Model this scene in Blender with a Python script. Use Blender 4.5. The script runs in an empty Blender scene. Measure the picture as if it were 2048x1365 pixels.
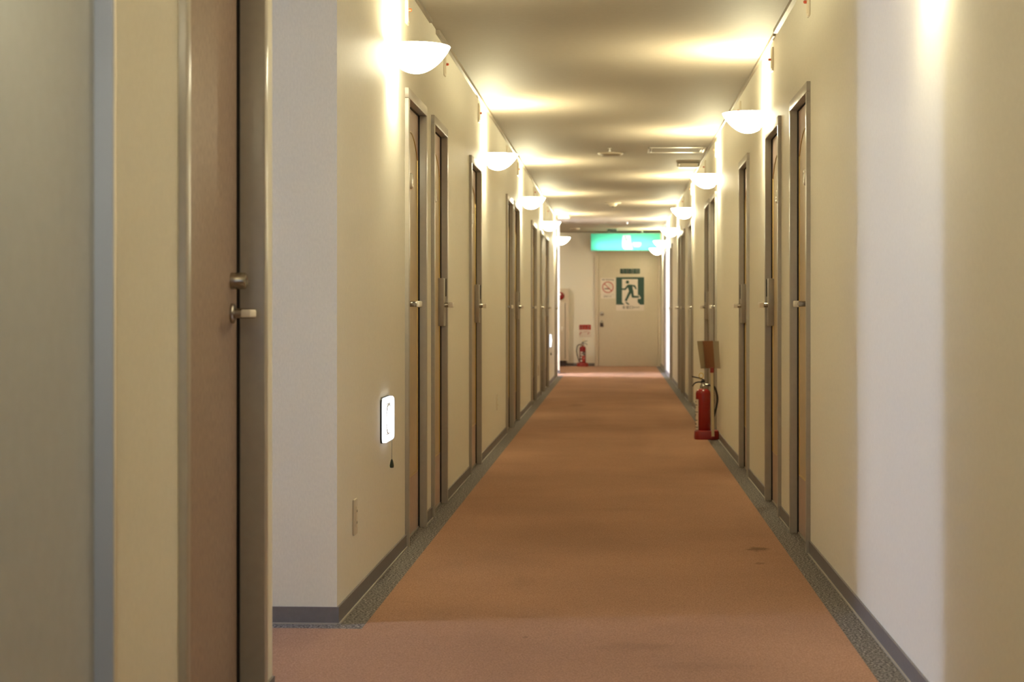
import bpy, bmesh, math, random
from mathutils import Vector, Matrix
random.seed(4)
PI = math.pi
S = bpy.context.scene
COL = S.collection

# ------------------------------------------------------------------ dimensions (metres)
WL, WR, HC, YE = 0.903, 0.810, 2.428, 31.6       # left / right wall, ceiling, end wall
Y0 = -3.0                                        # wall behind the camera
P1 = (4.56, 5.63)                                # near side passage on the left
P2 = (26.85, 27.98)                              # far side passage on the left
PX1, PX2 = -7.0, -6.0                            # windows at the passages' ends
PIER = 28.12                                     # far side of the thin wall past the far passage
AX = -2.6                                        # left side of the alcove

# ------------------------------------------------------------------ mesh helpers
def box(bm, x0, x1, y0, y1, z0, z1, bev=0.0, seg=2):
    x0, x1 = sorted((x0, x1)); y0, y1 = sorted((y0, y1)); z0, z1 = sorted((z0, z1))
    b = bmesh.new()
    v = [b.verts.new((x, y, z)) for x in (x0, x1) for y in (y0, y1) for z in (z0, z1)]
    for f in ((0, 1, 3, 2), (4, 6, 7, 5), (0, 4, 5, 1), (2, 3, 7, 6), (0, 2, 6, 4), (1, 5, 7, 3)):
        b.faces.new([v[i] for i in f])
    bmesh.ops.recalc_face_normals(b, faces=b.faces)
    if bev > 0:
        bmesh.ops.bevel(b, geom=list(b.edges), offset=bev, segments=seg, affect='EDGES', profile=0.5)
    merge(bm, b)

def merge(bm, b, mat=None):
    if mat is not None:
        bmesh.ops.transform(b, matrix=mat, verts=b.verts)
    me = bpy.data.meshes.new('tmp'); b.to_mesh(me); b.free()
    bm.from_mesh(me); bpy.data.meshes.remove(me)

def lathe(bm, prof, c=(0, 0, 0), axis='z', seg=28):
    """prof: list of (r, h) turned round an axis through c"""
    b = bmesh.new(); rings = []
    for r, h in prof:
        if r < 1e-6:
            rings.append([b.verts.new((0, 0, h))])
        else:
            rings.append([b.verts.new((r * math.cos(2 * PI * k / seg), r * math.sin(2 * PI * k / seg), h)) for k in range(seg)])
    for a, d in zip(rings, rings[1:]):
        for k in range(seg):
            q = (k + 1) % seg
            if len(a) == 1 and len(d) == 1: continue
            if len(a) == 1: b.faces.new((a[0], d[k], d[q]))
            elif len(d) == 1: b.faces.new((a[k], a[q], d[0]))
            else: b.faces.new((a[k], a[q], d[q], d[k]))
    for ring in (rings[0], rings[-1]):
        if len(ring) > 1: b.faces.new(ring)
    bmesh.ops.recalc_face_normals(b, faces=b.faces)
    m = Matrix.Identity(4)
    if axis == 'x': m = Matrix.Rotation(PI / 2, 4, 'Y')
    if axis == '-y': m = Matrix.Rotation(PI / 2, 4, 'X')
    merge(bm, b, Matrix.Translation(c) @ m)

def tube(bm, pts, r, seg=10, cap=True):
    """round bar through pts; r a number or one radius per point"""
    pts = [Vector(p) for p in pts]; n = len(pts)
    rr = r if isinstance(r, (list, tuple)) else [r] * n
    b = bmesh.new(); rings = []; up = None
    for i, p in enumerate(pts):
        t = (pts[min(i + 1, n - 1)] - pts[max(i - 1, 0)]).normalized()
        if up is None:
            up = Vector((0, 0, 1)) if abs(t.z) < .9 else Vector((1, 0, 0))
        sd = t.cross(up).normalized(); up = sd.cross(t).normalized()
        rings.append([b.verts.new(p + (sd * math.cos(2 * PI * k / seg) + up * math.sin(2 * PI * k / seg)) * rr[i]) for k in range(seg)])
    for a, d in zip(rings, rings[1:]):
        for k in range(seg):
            q = (k + 1) % seg; b.faces.new((a[k], a[q], d[q], d[k]))
    if cap:
        b.faces.new(rings[0]); b.faces.new(rings[-1])
    bmesh.ops.recalc_face_normals(b, faces=b.faces)
    merge(bm, b)

def prism(bm, pts, d0, d1, plane='xz'):
    """flat polygon pts given thickness d0..d1; plane xz -> along y, yz -> along x, xy -> along z"""
    def P(a, c, d):
        return {'xz': (a, d, c), 'yz': (d, a, c), 'xy': (a, c, d)}[plane]
    b = bmesh.new()
    lo = [b.verts.new(P(a, c, d0)) for a, c in pts]; hi = [b.verts.new(P(a, c, d1)) for a, c in pts]
    b.faces.new(lo); b.faces.new(hi); n = len(pts)
    for k in range(n):
        q = (k + 1) % n; b.faces.new((lo[k], lo[q], hi[q], hi[k]))
    bmesh.ops.recalc_face_normals(b, faces=b.faces)
    merge(bm, b)

def spline(P, n=8):
    P = [Vector(p) for p in P]; out = []
    Q = [P[0] * 2 - P[1]] + P + [P[-1] * 2 - P[-2]]
    for i in range(1, len(Q) - 2):
        for k in range(n):
            t = k / n; a, b, c, d = Q[i - 1], Q[i], Q[i + 1], Q[i + 2]
            out.append(.5 * ((2 * b) + (c - a) * t + (2 * a - 5 * b + 4 * c - d) * t * t + (3 * b - a - 3 * c + d) * t ** 3))
    out.append(P[-1]); return out

def obj(name, bm, mat, parent=None, loc=(0, 0, 0), smooth=True, ang=35):
    me = bpy.data.meshes.new(name); bm.to_mesh(me); bm.free()
    if smooth:
        me.shade_smooth(); me.set_sharp_from_angle(angle=math.radians(ang))
    me.materials.append(mat)
    o = bpy.data.objects.new(name, me); COL.objects.link(o)
    o.location = loc
    if parent is not None: o.parent = parent
    return o

def empty(name, loc, rz=0.0):
    o = bpy.data.objects.new(name, None); COL.objects.link(o)
    o.empty_display_size = .1; o.location = loc; o.rotation_euler = (0, 0, rz); return o

def tag(o, label=None, cat=None, group=None, kind=None):
    for k, v in (('label', label), ('category', cat), ('group', group), ('kind', kind)):
        if v: o[k] = v
    return o

def copy_tree(o, parent=None):
    c = o.copy(); COL.objects.link(c)
    if parent is not None: c.parent = parent
    for ch in list(o.children): copy_tree(ch, c)
    return c

# ------------------------------------------------------------------ materials
def srgb(r, g, b):
    f = lambda c: (c / 255 / 12.92) if c / 255 <= .04045 else ((c / 255 + .055) / 1.055) ** 2.4
    return (f(r), f(g), f(b))

def base(name, col, rough=.5, metal=0.0, spec=.5):
    m = bpy.data.materials.new(name); m.use_nodes = True
    nt = m.node_tree; p = nt.nodes['Principled BSDF']
    p.inputs['Base Color'].default_value = (*col, 1); p.inputs['Roughness'].default_value = rough
    p.inputs['Metallic'].default_value = metal; p.inputs['Specular IOR Level'].default_value = spec
    return m, nt, p

def N(nt, t, **kw):
    n = nt.nodes.new(t)
    for k, v in kw.items(): setattr(n, k, v)
    return n

def coords(nt, scale=(1, 1, 1)):
    g = N(nt, 'ShaderNodeNewGeometry'); mp = N(nt, 'ShaderNodeMapping')
    mp.inputs['Scale'].default_value = scale
    nt.links.new(g.outputs['Position'], mp.inputs['Vector']); return mp.outputs['Vector']

def noise(nt, vec, scale, detail=3, rough=.55):
    n = N(nt, 'ShaderNodeTexNoise'); n.inputs['Scale'].default_value = scale
    n.inputs['Detail'].default_value = detail; n.inputs['Roughness'].default_value = rough
    nt.links.new(vec, n.inputs['Vector']); return n.outputs['Fac']

def ramp(nt, fac, stops):
    r = N(nt, 'ShaderNodeValToRGB'); e = r.color_ramp.elements
    e[0].position, e[0].color = stops[0][0], (*stops[0][1], 1)
    e[1].position, e[1].color = stops[-1][0], (*stops[-1][1], 1)
    for pos, c in stops[1:-1]:
        x = e.new(pos); x.color = (*c, 1)
    nt.links.new(fac, r.inputs['Fac']); return r.outputs['Color']

def bump(nt, p, h, strength=.2, dist=.002):
    b = N(nt, 'ShaderNodeBump'); b.inputs['Strength'].default_value = strength; b.inputs['Distance'].default_value = dist
    nt.links.new(h, b.inputs['Height']); nt.links.new(b.outputs['Normal'], p.inputs['Normal'])

def mul(c, k): return tuple(x * k for x in c)

def textured(name, col, rough, scale, vscale=(1, 1, 1), var=.12, bstr=.15, bdist=.001, metal=0, spec=.5, detail=3):
    m, nt, p = base(name, col, rough, metal, spec)
    v = coords(nt, vscale); f = noise(nt, v, scale, detail)
    nt.links.new(ramp(nt, f, [(.3, mul(col, 1 - var)), (.7, mul(col, 1 + var))]), p.inputs['Base Color'])
    bump(nt, p, f, bstr, bdist); return m

WALLC = (.77, .735, .635)
M = {}
M['wall'] = textured('wallpaper', WALLC, .52, 170, (1, 1, .45), .035, .30, .0012, spec=.07)
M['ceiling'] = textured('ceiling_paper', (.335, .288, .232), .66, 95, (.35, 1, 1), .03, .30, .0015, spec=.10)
M['base'] = textured('vinyl_baseboard', (.165, .15, .150), .45, 60, var=.06, bstr=.05)
M['bead'] = base('baseboard_bead', (.36, .32, .27), .5)[0]
M['trim'] = base('ceiling_trim', (.27, .22, .165), .5)[0]
M['frame'] = textured('painted_steel_taupe', (.37, .335, .285), .30, 40, var=.03, bstr=.03, spec=.5)
M['leaf'] = textured('door_laminate_pink', (.50, .365, .295), .42, 42, (3.2, 3.2, .55), .16, .05, spec=.4, detail=5)
M['leafdark'] = textured('door_laminate_mottled', (.33, .245, .195), .42, 75, (2.2, 2.2, .6), .20, .05, spec=.4, detail=6)
M['inlay'] = textured('door_laminate_yellow', (.52, .40, .25), .42, 42, (3.2, 3.2, .4), .10, .05, spec=.4, detail=4)
M['gold'] = base('brass_trim', (.62, .45, .17), .28, .85)[0]
M['steel'] = base('satin_steel', (.44, .40, .34), .26, 1.0)[0]
M['tip'] = base('lever_tip_enamel', (.78, .72, .62), .35)[0]
M['disc'] = base('number_disc', (.80, .76, .66), .25, .4)[0]
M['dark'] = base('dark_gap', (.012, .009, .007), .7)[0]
M['greydoor'] = textured('grey_steel_panel', (.43, .45, .47), .5, 30, var=.03, bstr=.03)
M['bluejamb'] = base('blue_grey_jamb', (.37, .41, .53), .33, .25)[0]  # cool light reflected by the metal is put into this blue tint
M['cream'] = base('cream_plastic', (.72, .64, .50), .4)[0]
M['beige'] = base('beige_plastic', (.60, .53, .42), .4)[0]
M['white'] = base('white_plastic', (.82, .82, .80), .35)[0]
M['led'] = base('red_dot', (.55, .08, .03), .3)[0]
M['brass'] = base('lamp_brass', (.72, .55, .28), .3, 1.0)[0]
M['black'] = base('black_rubber', (.012, .012, .011), .42)[0]
M['red'] = base('red_enamel', (.24, .007, .005), .22)[0]
M['redbase'] = base('red_plastic', (.25, .012, .009), .4)[0]
M['brown'] = base('brown_panel', (.24, .095, .03), .5)[0]
M['signbeige'] = base('sign_wing_beige', (.40, .35, .25), .55)[0]
M['pole'] = base('cream_pole', (.66, .58, .38), .4)[0]
M['yellow'] = base('yellow_pin', (.65, .45, .03), .4)[0]
M['enddoor'] = textured('beige_painted_door', (.60, .53, .40), .4, 25, var=.02, bstr=.03)
M['cabinet'] = textured('cabinet_paint', (.60, .52, .40), .4, 25, var=.02, bstr=.03)
M['signgreen'] = base('dark_sign_green', (.020, .065, .045), .45)[0]
M['paper'] = base('sticker_white', (.72, .64, .55), .5)[0]
M['ink'] = base('dark_ink', (.05, .03, .025), .6)[0]
M['redink'] = base('red_ink', (.42, .035, .025), .5)[0]
M['smoke'] = base('grey_ink', (.40, .38, .33), .6)[0]
M['alu'] = base('aluminium', (.72, .68, .60), .3, .9)[0]
M['palegreen'] = base('pale_green_plastic', (.45, .62, .48), .4)[0]
M['cord'] = base('grey_cord', (.25, .24, .2), .6)[0]
M['bobble'] = base('dark_green_bobble', (.02, .035, .02), .4)[0]

def carpet_mat():
    m, nt, p = base('orange_carpet', (.42, .2, .15), .95, 0, .1)
    v = coords(nt); f = noise(nt, v, 190, 4, .7); g = noise(nt, v, 1.1, 3, .5)
    c1 = ramp(nt, f, [(.30, (.225, .120, .074)), (.52, (.365, .207, .130)), (.72, (.50, .295, .198))])
    c2 = ramp(nt, g, [(.3, (.86, .86, .86)), (.7, (1.06, 1.06, 1.06))])
    mx = N(nt, 'ShaderNodeMix', data_type='RGBA', blend_type='MULTIPLY'); mx.inputs[0].default_value = 1
    nt.links.new(c1, mx.inputs[6]); nt.links.new(c2, mx.inputs[7]); col = mx.outputs[2]
    # worn spots and stains on the pile, each with its own outline
    for (x, y, rx, ry, k) in tuple((a_, b_, c_ * 1.8, d_ * 1.8, e_) for a_, b_, c_, d_, e_ in ((.60, 7.47, .062, .085, .56), (.575, 7.05, .03, .04, .7), (.05, 5.28, .16, .10, .88), (-.35, 6.5, .07, .22, .92),
                              (-.42, 18.6, .12, .35, .82), (.02, 8.9, .25, .1, .95), (.25, 5.0, .2, .08, .92), (-.28, 5.42, .012, .02, .7))):
        mp = N(nt, 'ShaderNodeMapping'); mp.inputs['Location'].default_value = (-x / rx, -y / ry, 0); mp.inputs['Scale'].default_value = (1 / rx, 1 / ry, 0)
        ge = N(nt, 'ShaderNodeNewGeometry'); nt.links.new(ge.outputs['Position'], mp.inputs['Vector'])
        nz = N(nt, 'ShaderNodeTexNoise'); nz.inputs['Scale'].default_value = 2.2; nz.inputs['Detail'].default_value = 4
        nt.links.new(mp.outputs['Vector'], nz.inputs['Vector'])
        ad = N(nt, 'ShaderNodeVectorMath', operation='LENGTH'); nt.links.new(mp.outputs['Vector'], ad.inputs[0])
        sm = N(nt, 'ShaderNodeMath', operation='ADD'); nt.links.new(ad.outputs['Value'], sm.inputs[0]); nt.links.new(nz.outputs['Fac'], sm.inputs[1])
        rp = ramp(nt, sm.outputs[0], [(.75, (k, k, k)), (1.0, (1, 1, 1))])
        dv = sm
        x2 = N(nt, 'ShaderNodeMix', data_type='RGBA', blend_type='MULTIPLY'); x2.inputs[0].default_value = 1
        nt.links.new(col, x2.inputs[6]); nt.links.new(rp, x2.inputs[7]); col = x2.outputs[2]
    nt.links.new(col, p.inputs['Base Color']); bump(nt, p, f, .5, .003); return m
M['carpet'] = carpet_mat()

def border_mat():
    m, nt, p = base('speckled_border', (.17, .17, .15), .9, 0, .15)
    v = coords(nt); f = noise(nt, v, 125, 4, .8)
    nt.links.new(ramp(nt, f, [(.40, (.030, .025, .022)), (.5, (.130, .113, .102)), (.62, (.42, .385, .35))]), p.inputs['Base Color'])
    bump(nt, p, f, .5, .002); return m
M['border'] = border_mat()

def emit(name, col, s):
    m = bpy.data.materials.new(name); m.use_nodes = True; nt = m.node_tree; nt.nodes.clear()
    e = N(nt, 'ShaderNodeEmission'); e.inputs['Color'].default_value = (*col, 1); e.inputs['Strength'].default_value = s
    o = N(nt, 'ShaderNodeOutputMaterial'); nt.links.new(e.outputs[0], o.inputs['Surface']); return m
WARM = (1.0, .91, .56)
M['glow'] = emit('lit_opal_glass', (1.0, .91, .62), 16)
M['day1'] = emit('frosted_pane_daylight', (.78, .88, 1.10), 9)
M['day2'] = emit('frosted_pane_daylight_bright', (.82, .90, 1.05), 12)
M['dayrear'] = emit('frosted_pane_dim', (.62, .78, 1.0), 2.0)
M['nightlamp'] = emit('night_lamp_dome', (.93, .97, 1.0), 16)
M['nightrim'] = emit('lit_opal_rim', (.94, .97, 1.0), 1.15)
M['tube'] = emit('sign_tube', (.92, 1.0, .97), 19)
M['globe1'] = emit('cool_globe', (.62, .82, 1.40), 190)
M['globe2'] = emit('cool_globe_bright', (.76, .86, 1.20), 850)
M['downlight'] = emit('alcove_downlight', (1.0, .87, .70), 80)

def translucent(name, col, k=1.0):
    m = bpy.data.materials.new(name); m.use_nodes = True; nt = m.node_tree; nt.nodes.clear()
    t = N(nt, 'ShaderNodeBsdfTranslucent'); t.inputs['Color'].default_value = (*mul(col, k), 1)
    g = N(nt, 'ShaderNodeBsdfDiffuse'); g.inputs['Color'].default_value = (*mul(col, .5), 1)
    mx = N(nt, 'ShaderNodeMixShader'); mx.inputs[0].default_value = .25
    o = N(nt, 'ShaderNodeOutputMaterial')
    nt.links.new(t.outputs[0], mx.inputs[1]); nt.links.new(g.outputs[0], mx.inputs[2]); nt.links.new(mx.outputs[0], o.inputs['Surface']); return m
M['greenface'] = translucent('green_lit_acrylic', (.36, .80, .70))
M['whiteface'] = translucent('white_lit_acrylic', (.95, .98, .95))
M['greenfig'] = translucent('green_lit_figure', (.03, .40, .16))

# ------------------------------------------------------------------ door table: (number, side, y0, y1, latch, kind)
DOORS = [
    (2, -1, 3.57, 4.42, 'far', 'plain', 'mottled pink-brown door with knob lock, nearest on the left wall'),
    (3, -1, 7.46, 8.20, 'near', 'arch', 'left wall door just past the glowing night light, taupe steel frame'),
    (4, -1, 8.52, 9.22, 'far', 'arch', 'left wall door with lock guard, right-hand one of the first close pair'),
    (5, -1, 10.74, 11.56, 'far', 'arch', 'single left wall door under the second left bowl lamp'),
    (6, -1, 14.34, 15.12, 'near', 'arch', 'left wall door just past the second outlet, taupe frame'),
    (7, -1, 15.24, 16.20, 'far', 'arch', 'left wall door under the third left bowl lamp'),
    (8, -1, 18.56, 19.66, 'near', 'arch', 'left wall door between the third and fourth left bowl lamps'),
    (9, -1, 20.82, 21.80, 'near', 'arch', 'left wall door under the fourth left bowl lamp'),
    (10, -1, 21.95, 23.18, 'far', 'arch', 'left wall door just before the far night light'),
    (11, -1, 25.75, 26.60, 'near', 'arch', 'last door of the left wall, under the farthest left bowl lamp'),
    (12, 1, 7.36, 8.09, 'near', 'arch', 'nearest door on the right wall, taupe frame and round disc'),
    (13, 1, 8.65, 9.43, 'far', 'arch', 'second right wall door, lock guard on its jamb, under the nearest right bowl lamp'),
    (14, 1, 10.70, 11.42, 'far', 'arch', 'single right wall door nearer than the red fire extinguisher'),
    (15, 1, 14.14, 14.90, 'near', 'arch', 'right wall door just behind the red fire extinguisher stand'),
    (16, 1, 15.06, 15.86, 'far', 'arch', 'right wall door with lock guard, second one behind the fire extinguisher'),
    (17, 1, 18.46, 19.36, 'near', 'arch', 'right wall door under the third right bowl lamp'),
    (18, 1, 20.62, 21.55, 'near', 'arch', 'right wall door nearer in the far close pair'),
    (19, 1, 21.68, 22.62, 'far', 'arch', 'right wall door under the fourth right bowl lamp'),
    (20, 1, 25.20, 26.05, 'near', 'arch', 'right wall door just before the patch of far daylight'),
    (21, 1, 28.35, 29.30, 'near', 'arch', 'last door of the right wall, beside the beige end door'),
]
ZT = 1.975           # top of the door frames
STEEL = (1.9, 3.11)  # grey steel door on the left, nearest the camera

# ------------------------------------------------------------------ shell
def wall_run(bm, side, y0, y1, opens, th=.11):
    W = WL if side < 0 else WR
    xa, xb = side * W, side * (W + th)
    y = y0
    for a, b, zt in sorted(opens):
        if a > y: box(bm, xa, xb, y, a, 0, HC)
        box(bm, xa, xb, a, b, zt, HC)
        y = b
    if y1 > y: box(bm, xa, xb, y, y1, 0, HC)

def openings(side, lo, hi):
    return [(d[2] + .02, d[3] - .02, ZT - .02) for d in DOORS if d[1] == side and lo <= d[2] < hi]

bm = bmesh.new()
wall_run(bm, -1, Y0, P1[0], openings(-1, Y0, P1[0]) + [(STEEL[0], STEEL[1], 2.25)])
wall_run(bm, -1, P1[1], P2[0], openings(-1, P1[1], P2[0]))
tag(obj('wall_left', bm, M['wall'], smooth=False), 'cream wallpapered left wall of the corridor with the doors set in it', 'wall', kind='structure')
bm = bmesh.new(); wall_run(bm, 1, Y0, YE + .11, openings(1, Y0, YE))
tag(obj('wall_right', bm, M['wall'], smooth=False), 'cream wallpapered right wall of the corridor with the doors set in it', 'wall', kind='structure')
bm = bmesh.new(); box(bm, AX - .1, WR, YE, YE + .11, 0, HC)
tag(obj('wall_end', bm, M['wall'], smooth=False), 'cream wall closing the far end of the corridor', 'wall', kind='structure')
bm = bmesh.new(); box(bm, -WL - .11, WR + .11, Y0 - .11, Y0, 0, .75); box(bm, -WL - .11, WR + .11, Y0 - .11, Y0, 2.1, HC)
box(bm, -WL - .11, -.7, Y0 - .11, Y0, .75, 2.1); box(bm, .7, WR + .11, Y0 - .11, Y0, .75, 2.1)
tag(obj('wall_rear', bm, M['wall'], smooth=False), 'cream wall behind the camera', 'wall', kind='structure')
# passage walls
def passage(px, ya, yb, first, th=.11):
    b = bmesh.new(); box(b, px, -WL - .11, ya - th, ya, 0, HC)
    b2 = bmesh.new(); box(b2, px, -WL - (.11 if first else 0), yb, yb + (th if first else PIER - yb), 0, HC)
    b3 = bmesh.new()
    box(b3, px - .1, px, ya - th, yb + th, 0, .12); box(b3, px - .1, px, ya - th, yb + th, 2.2, HC)
    box(b3, px - .1, px, ya - th, ya + .05, .12, 2.2); box(b3, px - .1, px, yb - .05, yb + th, .12, 2.2)
    return b, b2, b3
a, b, c = passage(PX1, *P1, True)
tag(obj('wall_passage_front', a, M['wall'], smooth=False), 'near wall of the first side passage', 'wall', kind='structure')
tag(obj('wall_passage_back', b, M['wall'], smooth=False), 'pale wall of the first side passage lit by cool daylight', 'wall', kind='structure')
tag(obj('wall_passage_end', c, M['wall'], smooth=False), 'end wall of the first side passage round its window', 'wall', kind='structure')
a, b, c = passage(PX2, *P2, False)
tag(obj('wall_far_passage_front', a, M['wall'], smooth=False), 'near wall of the far side passage', 'wall', kind='structure')
tag(obj('wall_far_passage_back', b, M['wall'], smooth=False), 'brightly daylit wall edge of the far side passage', 'wall', kind='structure')
tag(obj('wall_far_passage_end', c, M['wall'], smooth=False), 'end wall of the far side passage round its window', 'wall', kind='structure')
bm = bmesh.new(); box(bm, AX - .1, AX, PIER, YE, 0, HC)
tag(obj('wall_alcove', bm, M['wall'], smooth=False), 'left wall of the alcove at the corridor end', 'wall', kind='structure')

bm = bmesh.new()
box(bm, -WL - .11, WR + .11, Y0 - .11, YE + .11, HC, HC + .08)
box(bm, PX1 - .1, -WL - .11, P1[0] - .11, P1[1] + .11, HC, HC + .08)
box(bm, PX2 - .1, -WL - .11, P2[0] - .11, YE + .11, HC, HC + .08)
tag(obj('ceiling', bm, M['ceiling'], smooth=False), 'papered cream ceiling of the corridor', 'ceiling', kind='structure')

bm = bmesh.new()
box(bm, -WL - .2, WR + .2, Y0 - .11, YE + .11, -.08, 0)
box(bm, PX1 - .1, -WL - .2, P1[0] - .11, P1[1] + .11, -.08, 0)
box(bm, PX2 - .1, -WL - .2, P2[0] - .11, YE + .11, -.08, 0)
tag(obj('floor', bm, M['border'], smooth=False), 'speckled grey carpet border along the foot of the walls', 'floor', kind='structure')
bm = bmesh.new(); ct = .004
box(bm, -WL + .095, WR - .095, Y0, YE, 0, ct)
box(bm, PX1, -WL + .095, P1[0] + .10, P1[1] - .10, 0, ct)
box(bm, PX2, -WL + .095, P2[0] + .09, P2[1] - .09, 0, ct)
box(bm, AX, -WL + .095, PIER + .08, YE, 0, ct)
tag(obj('floor_carpet', bm, M['carpet'], smooth=False), 'orange-brown carpet running the length of the corridor', 'floor', kind='structure')

# windows
def window(name, x0, x1, y0, y1, z0, z1, mat, label):
    f = bmesh.new(); t = .045
    alongy = abs(y1 - y0) > abs(x1 - x0)
    if alongy:
        box(f, x0, x1, y0, y0 + t, z0, z1); box(f, x0, x1, y1 - t, y1, z0, z1)
        box(f, x0, x1, y0, y1, z0, z0 + t); box(f, x0, x1, y0, y1, z1 - t, z1)
    else:
        box(f, x0, x0 + t, y0, y1, z0, z1); box(f, x1 - t, x1, y0, y1, z0, z1)
        box(f, x0, x1, y0, y1, z0, z0 + t); box(f, x0, x1, y0, y1, z1 - t, z1)
    w = obj(name, f, M['alu'], smooth=False); tag(w, label, 'window', kind='structure')
    g = bmesh.new()
    if alongy: box(g, (x0 + x1) / 2 - .004, (x0 + x1) / 2 + .004, y0 + t, y1 - t, z0 + t, z1 - t)
    else: box(g, x0 + t, x1 - t, (y0 + y1) / 2 - .004, (y0 + y1) / 2 + .004, z0 + t, z1 - t)
    obj('window_pane', g, mat, w, smooth=False)
window('window_1', PX1 - .07, PX1 - .02, P1[0] + .05, P1[1] - .05, .12, 2.2, M['day1'], 'frosted daylight window at the end of the near side passage')
window('window_2', PX2 - .07, PX2 - .02, P2[0] + .05, P2[1] - .05, .12, 2.2, M['day2'], 'frosted daylight window at the end of the far side passage')
window('window_3', -.7, .7, Y0 - .08, Y0 - .03, .75, 2.1, M['dayrear'], 'dim window behind the camera')  # unseen window, added to throw cool light on the nearest surfaces

# baseboards: strip plus a paler bead at the floor, between the doors
def runs(side, lo, hi, extra=()):
    cuts = sorted([(d[2], d[3]) for d in DOORS if d[1] == side and lo <= d[2] < hi] + list(extra)); y = lo; out = []
    for a, b in cuts:
        if a > y: out.append((y, a))
        y = b
    if hi > y: out.append((y, hi))
    return out
bm = bmesh.new(); bd = bmesh.new(); BH, BT = .056, .007
def bstrip(x0, x1, y0, y1, nx, ny):
    """strip on a wall face; (nx, ny) points into the room"""
    if nx:
        box(bm, x0, x0 + nx * BT, y0, y1, .005, BH); box(bd, x0, x0 + nx * (BT + .005), y0, y1, 0, .005)
    else:
        box(bm, x0, x1, y0, y0 + ny * BT, .005, BH); box(bd, x0, x1, y0, y0 + ny * (BT + .005), 0, .005)
for a, b in runs(-1, Y0, P1[0], [STEEL]) + runs(-1, P1[1] - BT, P2[0]): bstrip(-WL, 0, a, b, 1, 0)
bstrip(PX1, -WL, P1[1], 0, 0, -1); bstrip(PX1, -WL, P1[0], 0, 0, 1)
bstrip(PX2, -WL, P2[1], 0, 0, -1)
bstrip(AX, -.385, YE, 0, 0, -1)
bstrip(-WL, 0, P2[1] - BT, PIER, 1, 0)
b1 = obj('baseboard_left', bm, M['base'], smooth=False); tag(b1, 'grey vinyl baseboard along the left wall and its passages', 'baseboard', kind='structure')
obj('bead', bd, M['bead'], b1, smooth=False)
bm = bmesh.new(); bd = bmesh.new()
for a, b in runs(1, Y0, YE): bstrip(WR, 0, a, b, -1, 0)
b1 = obj('baseboard_right', bm, M['base'], smooth=False); tag(b1, 'grey vinyl baseboard along the right wall', 'baseboard', kind='structure')
obj('bead', bd, M['bead'], b1, smooth=False)
# ceiling trims, broken at the building joint
bm = bmesh.new()
box(bm, -WL, -WL + .016, 5.63, 8.45, HC - .016, HC); box(bm, -WL, -WL + .018, 8.75, P2[0], HC - .022, HC); box(bm, -WL, -WL + .016, Y0, P1[0], HC - .016, HC)
tag(obj('trim_1', bm, M['trim'], smooth=False), 'thin taupe trim where the left wall meets the ceiling', 'trim', kind='structure')
bm = bmesh.new()
box(bm, WR, WR - .022, Y0, 8.85, HC - .02, HC); box(bm, WR, WR - .014, 8.95, YE, HC - .018, HC)
tag(obj('trim_2', bm, M['trim'], smooth=False), 'thin taupe trim where the right wall meets the ceiling', 'trim', kind='structure')
bm = bmesh.new(); box(bm, AX, WR - .02, YE - .012, YE, HC - .014, HC)
tag(obj('trim_3', bm, M['trim'], smooth=False), 'thin taupe trim along the top of the end wall', 'trim', kind='structure')

# grey steel door, nearest on the left
d = empty('door_1', (-WL, (STEEL[0] + STEEL[1]) / 2, 0)); tag(d, 'flush grey-green steel door panel at the left edge, nearest the camera', 'door', kind='structure')
hy = (STEEL[1] - STEEL[0]) / 2
bm = bmesh.new(); box(bm, -.075, -.034, -hy + .03, hy - .002, .005, 2.2); obj('door_leaf', bm, M['greydoor'], d)
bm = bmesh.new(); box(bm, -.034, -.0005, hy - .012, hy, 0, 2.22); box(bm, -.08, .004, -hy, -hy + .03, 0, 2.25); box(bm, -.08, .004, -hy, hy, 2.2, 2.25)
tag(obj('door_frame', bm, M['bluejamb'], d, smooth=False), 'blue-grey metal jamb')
bm = bmesh.new(); box(bm, -.004, .003, hy - .003, hy + .010, 0, 2.25, .0015)
obj('edge_strip', bm, M['cream'], d)

# ------------------------------------------------------------------ corridor doors; local x = out of the wall, local y along it
def lever(bm_steel, bm_tip, x, y, z, direc, reach=.052, rose=True, half=.0135):
    if rose: lathe(bm_steel, [(.0, 0), (.025, 0), (.025, .006), (.021, .009), (.0, .009)], (x, y, z), 'x', 24)
    tube(bm_steel, [(x, y, z), (x + reach, y, z)], .0125, 18)
    tube(bm_steel, [(x + reach - .010, y - direc * .012, z), (x + reach - .008, y + direc * .03, z)], .0105, 14)
    box(bm_tip, x + reach - .012, x + reach + .012, y + direc * .028 - .012, y + direc * .115, z - half, z + half, .004)

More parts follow.
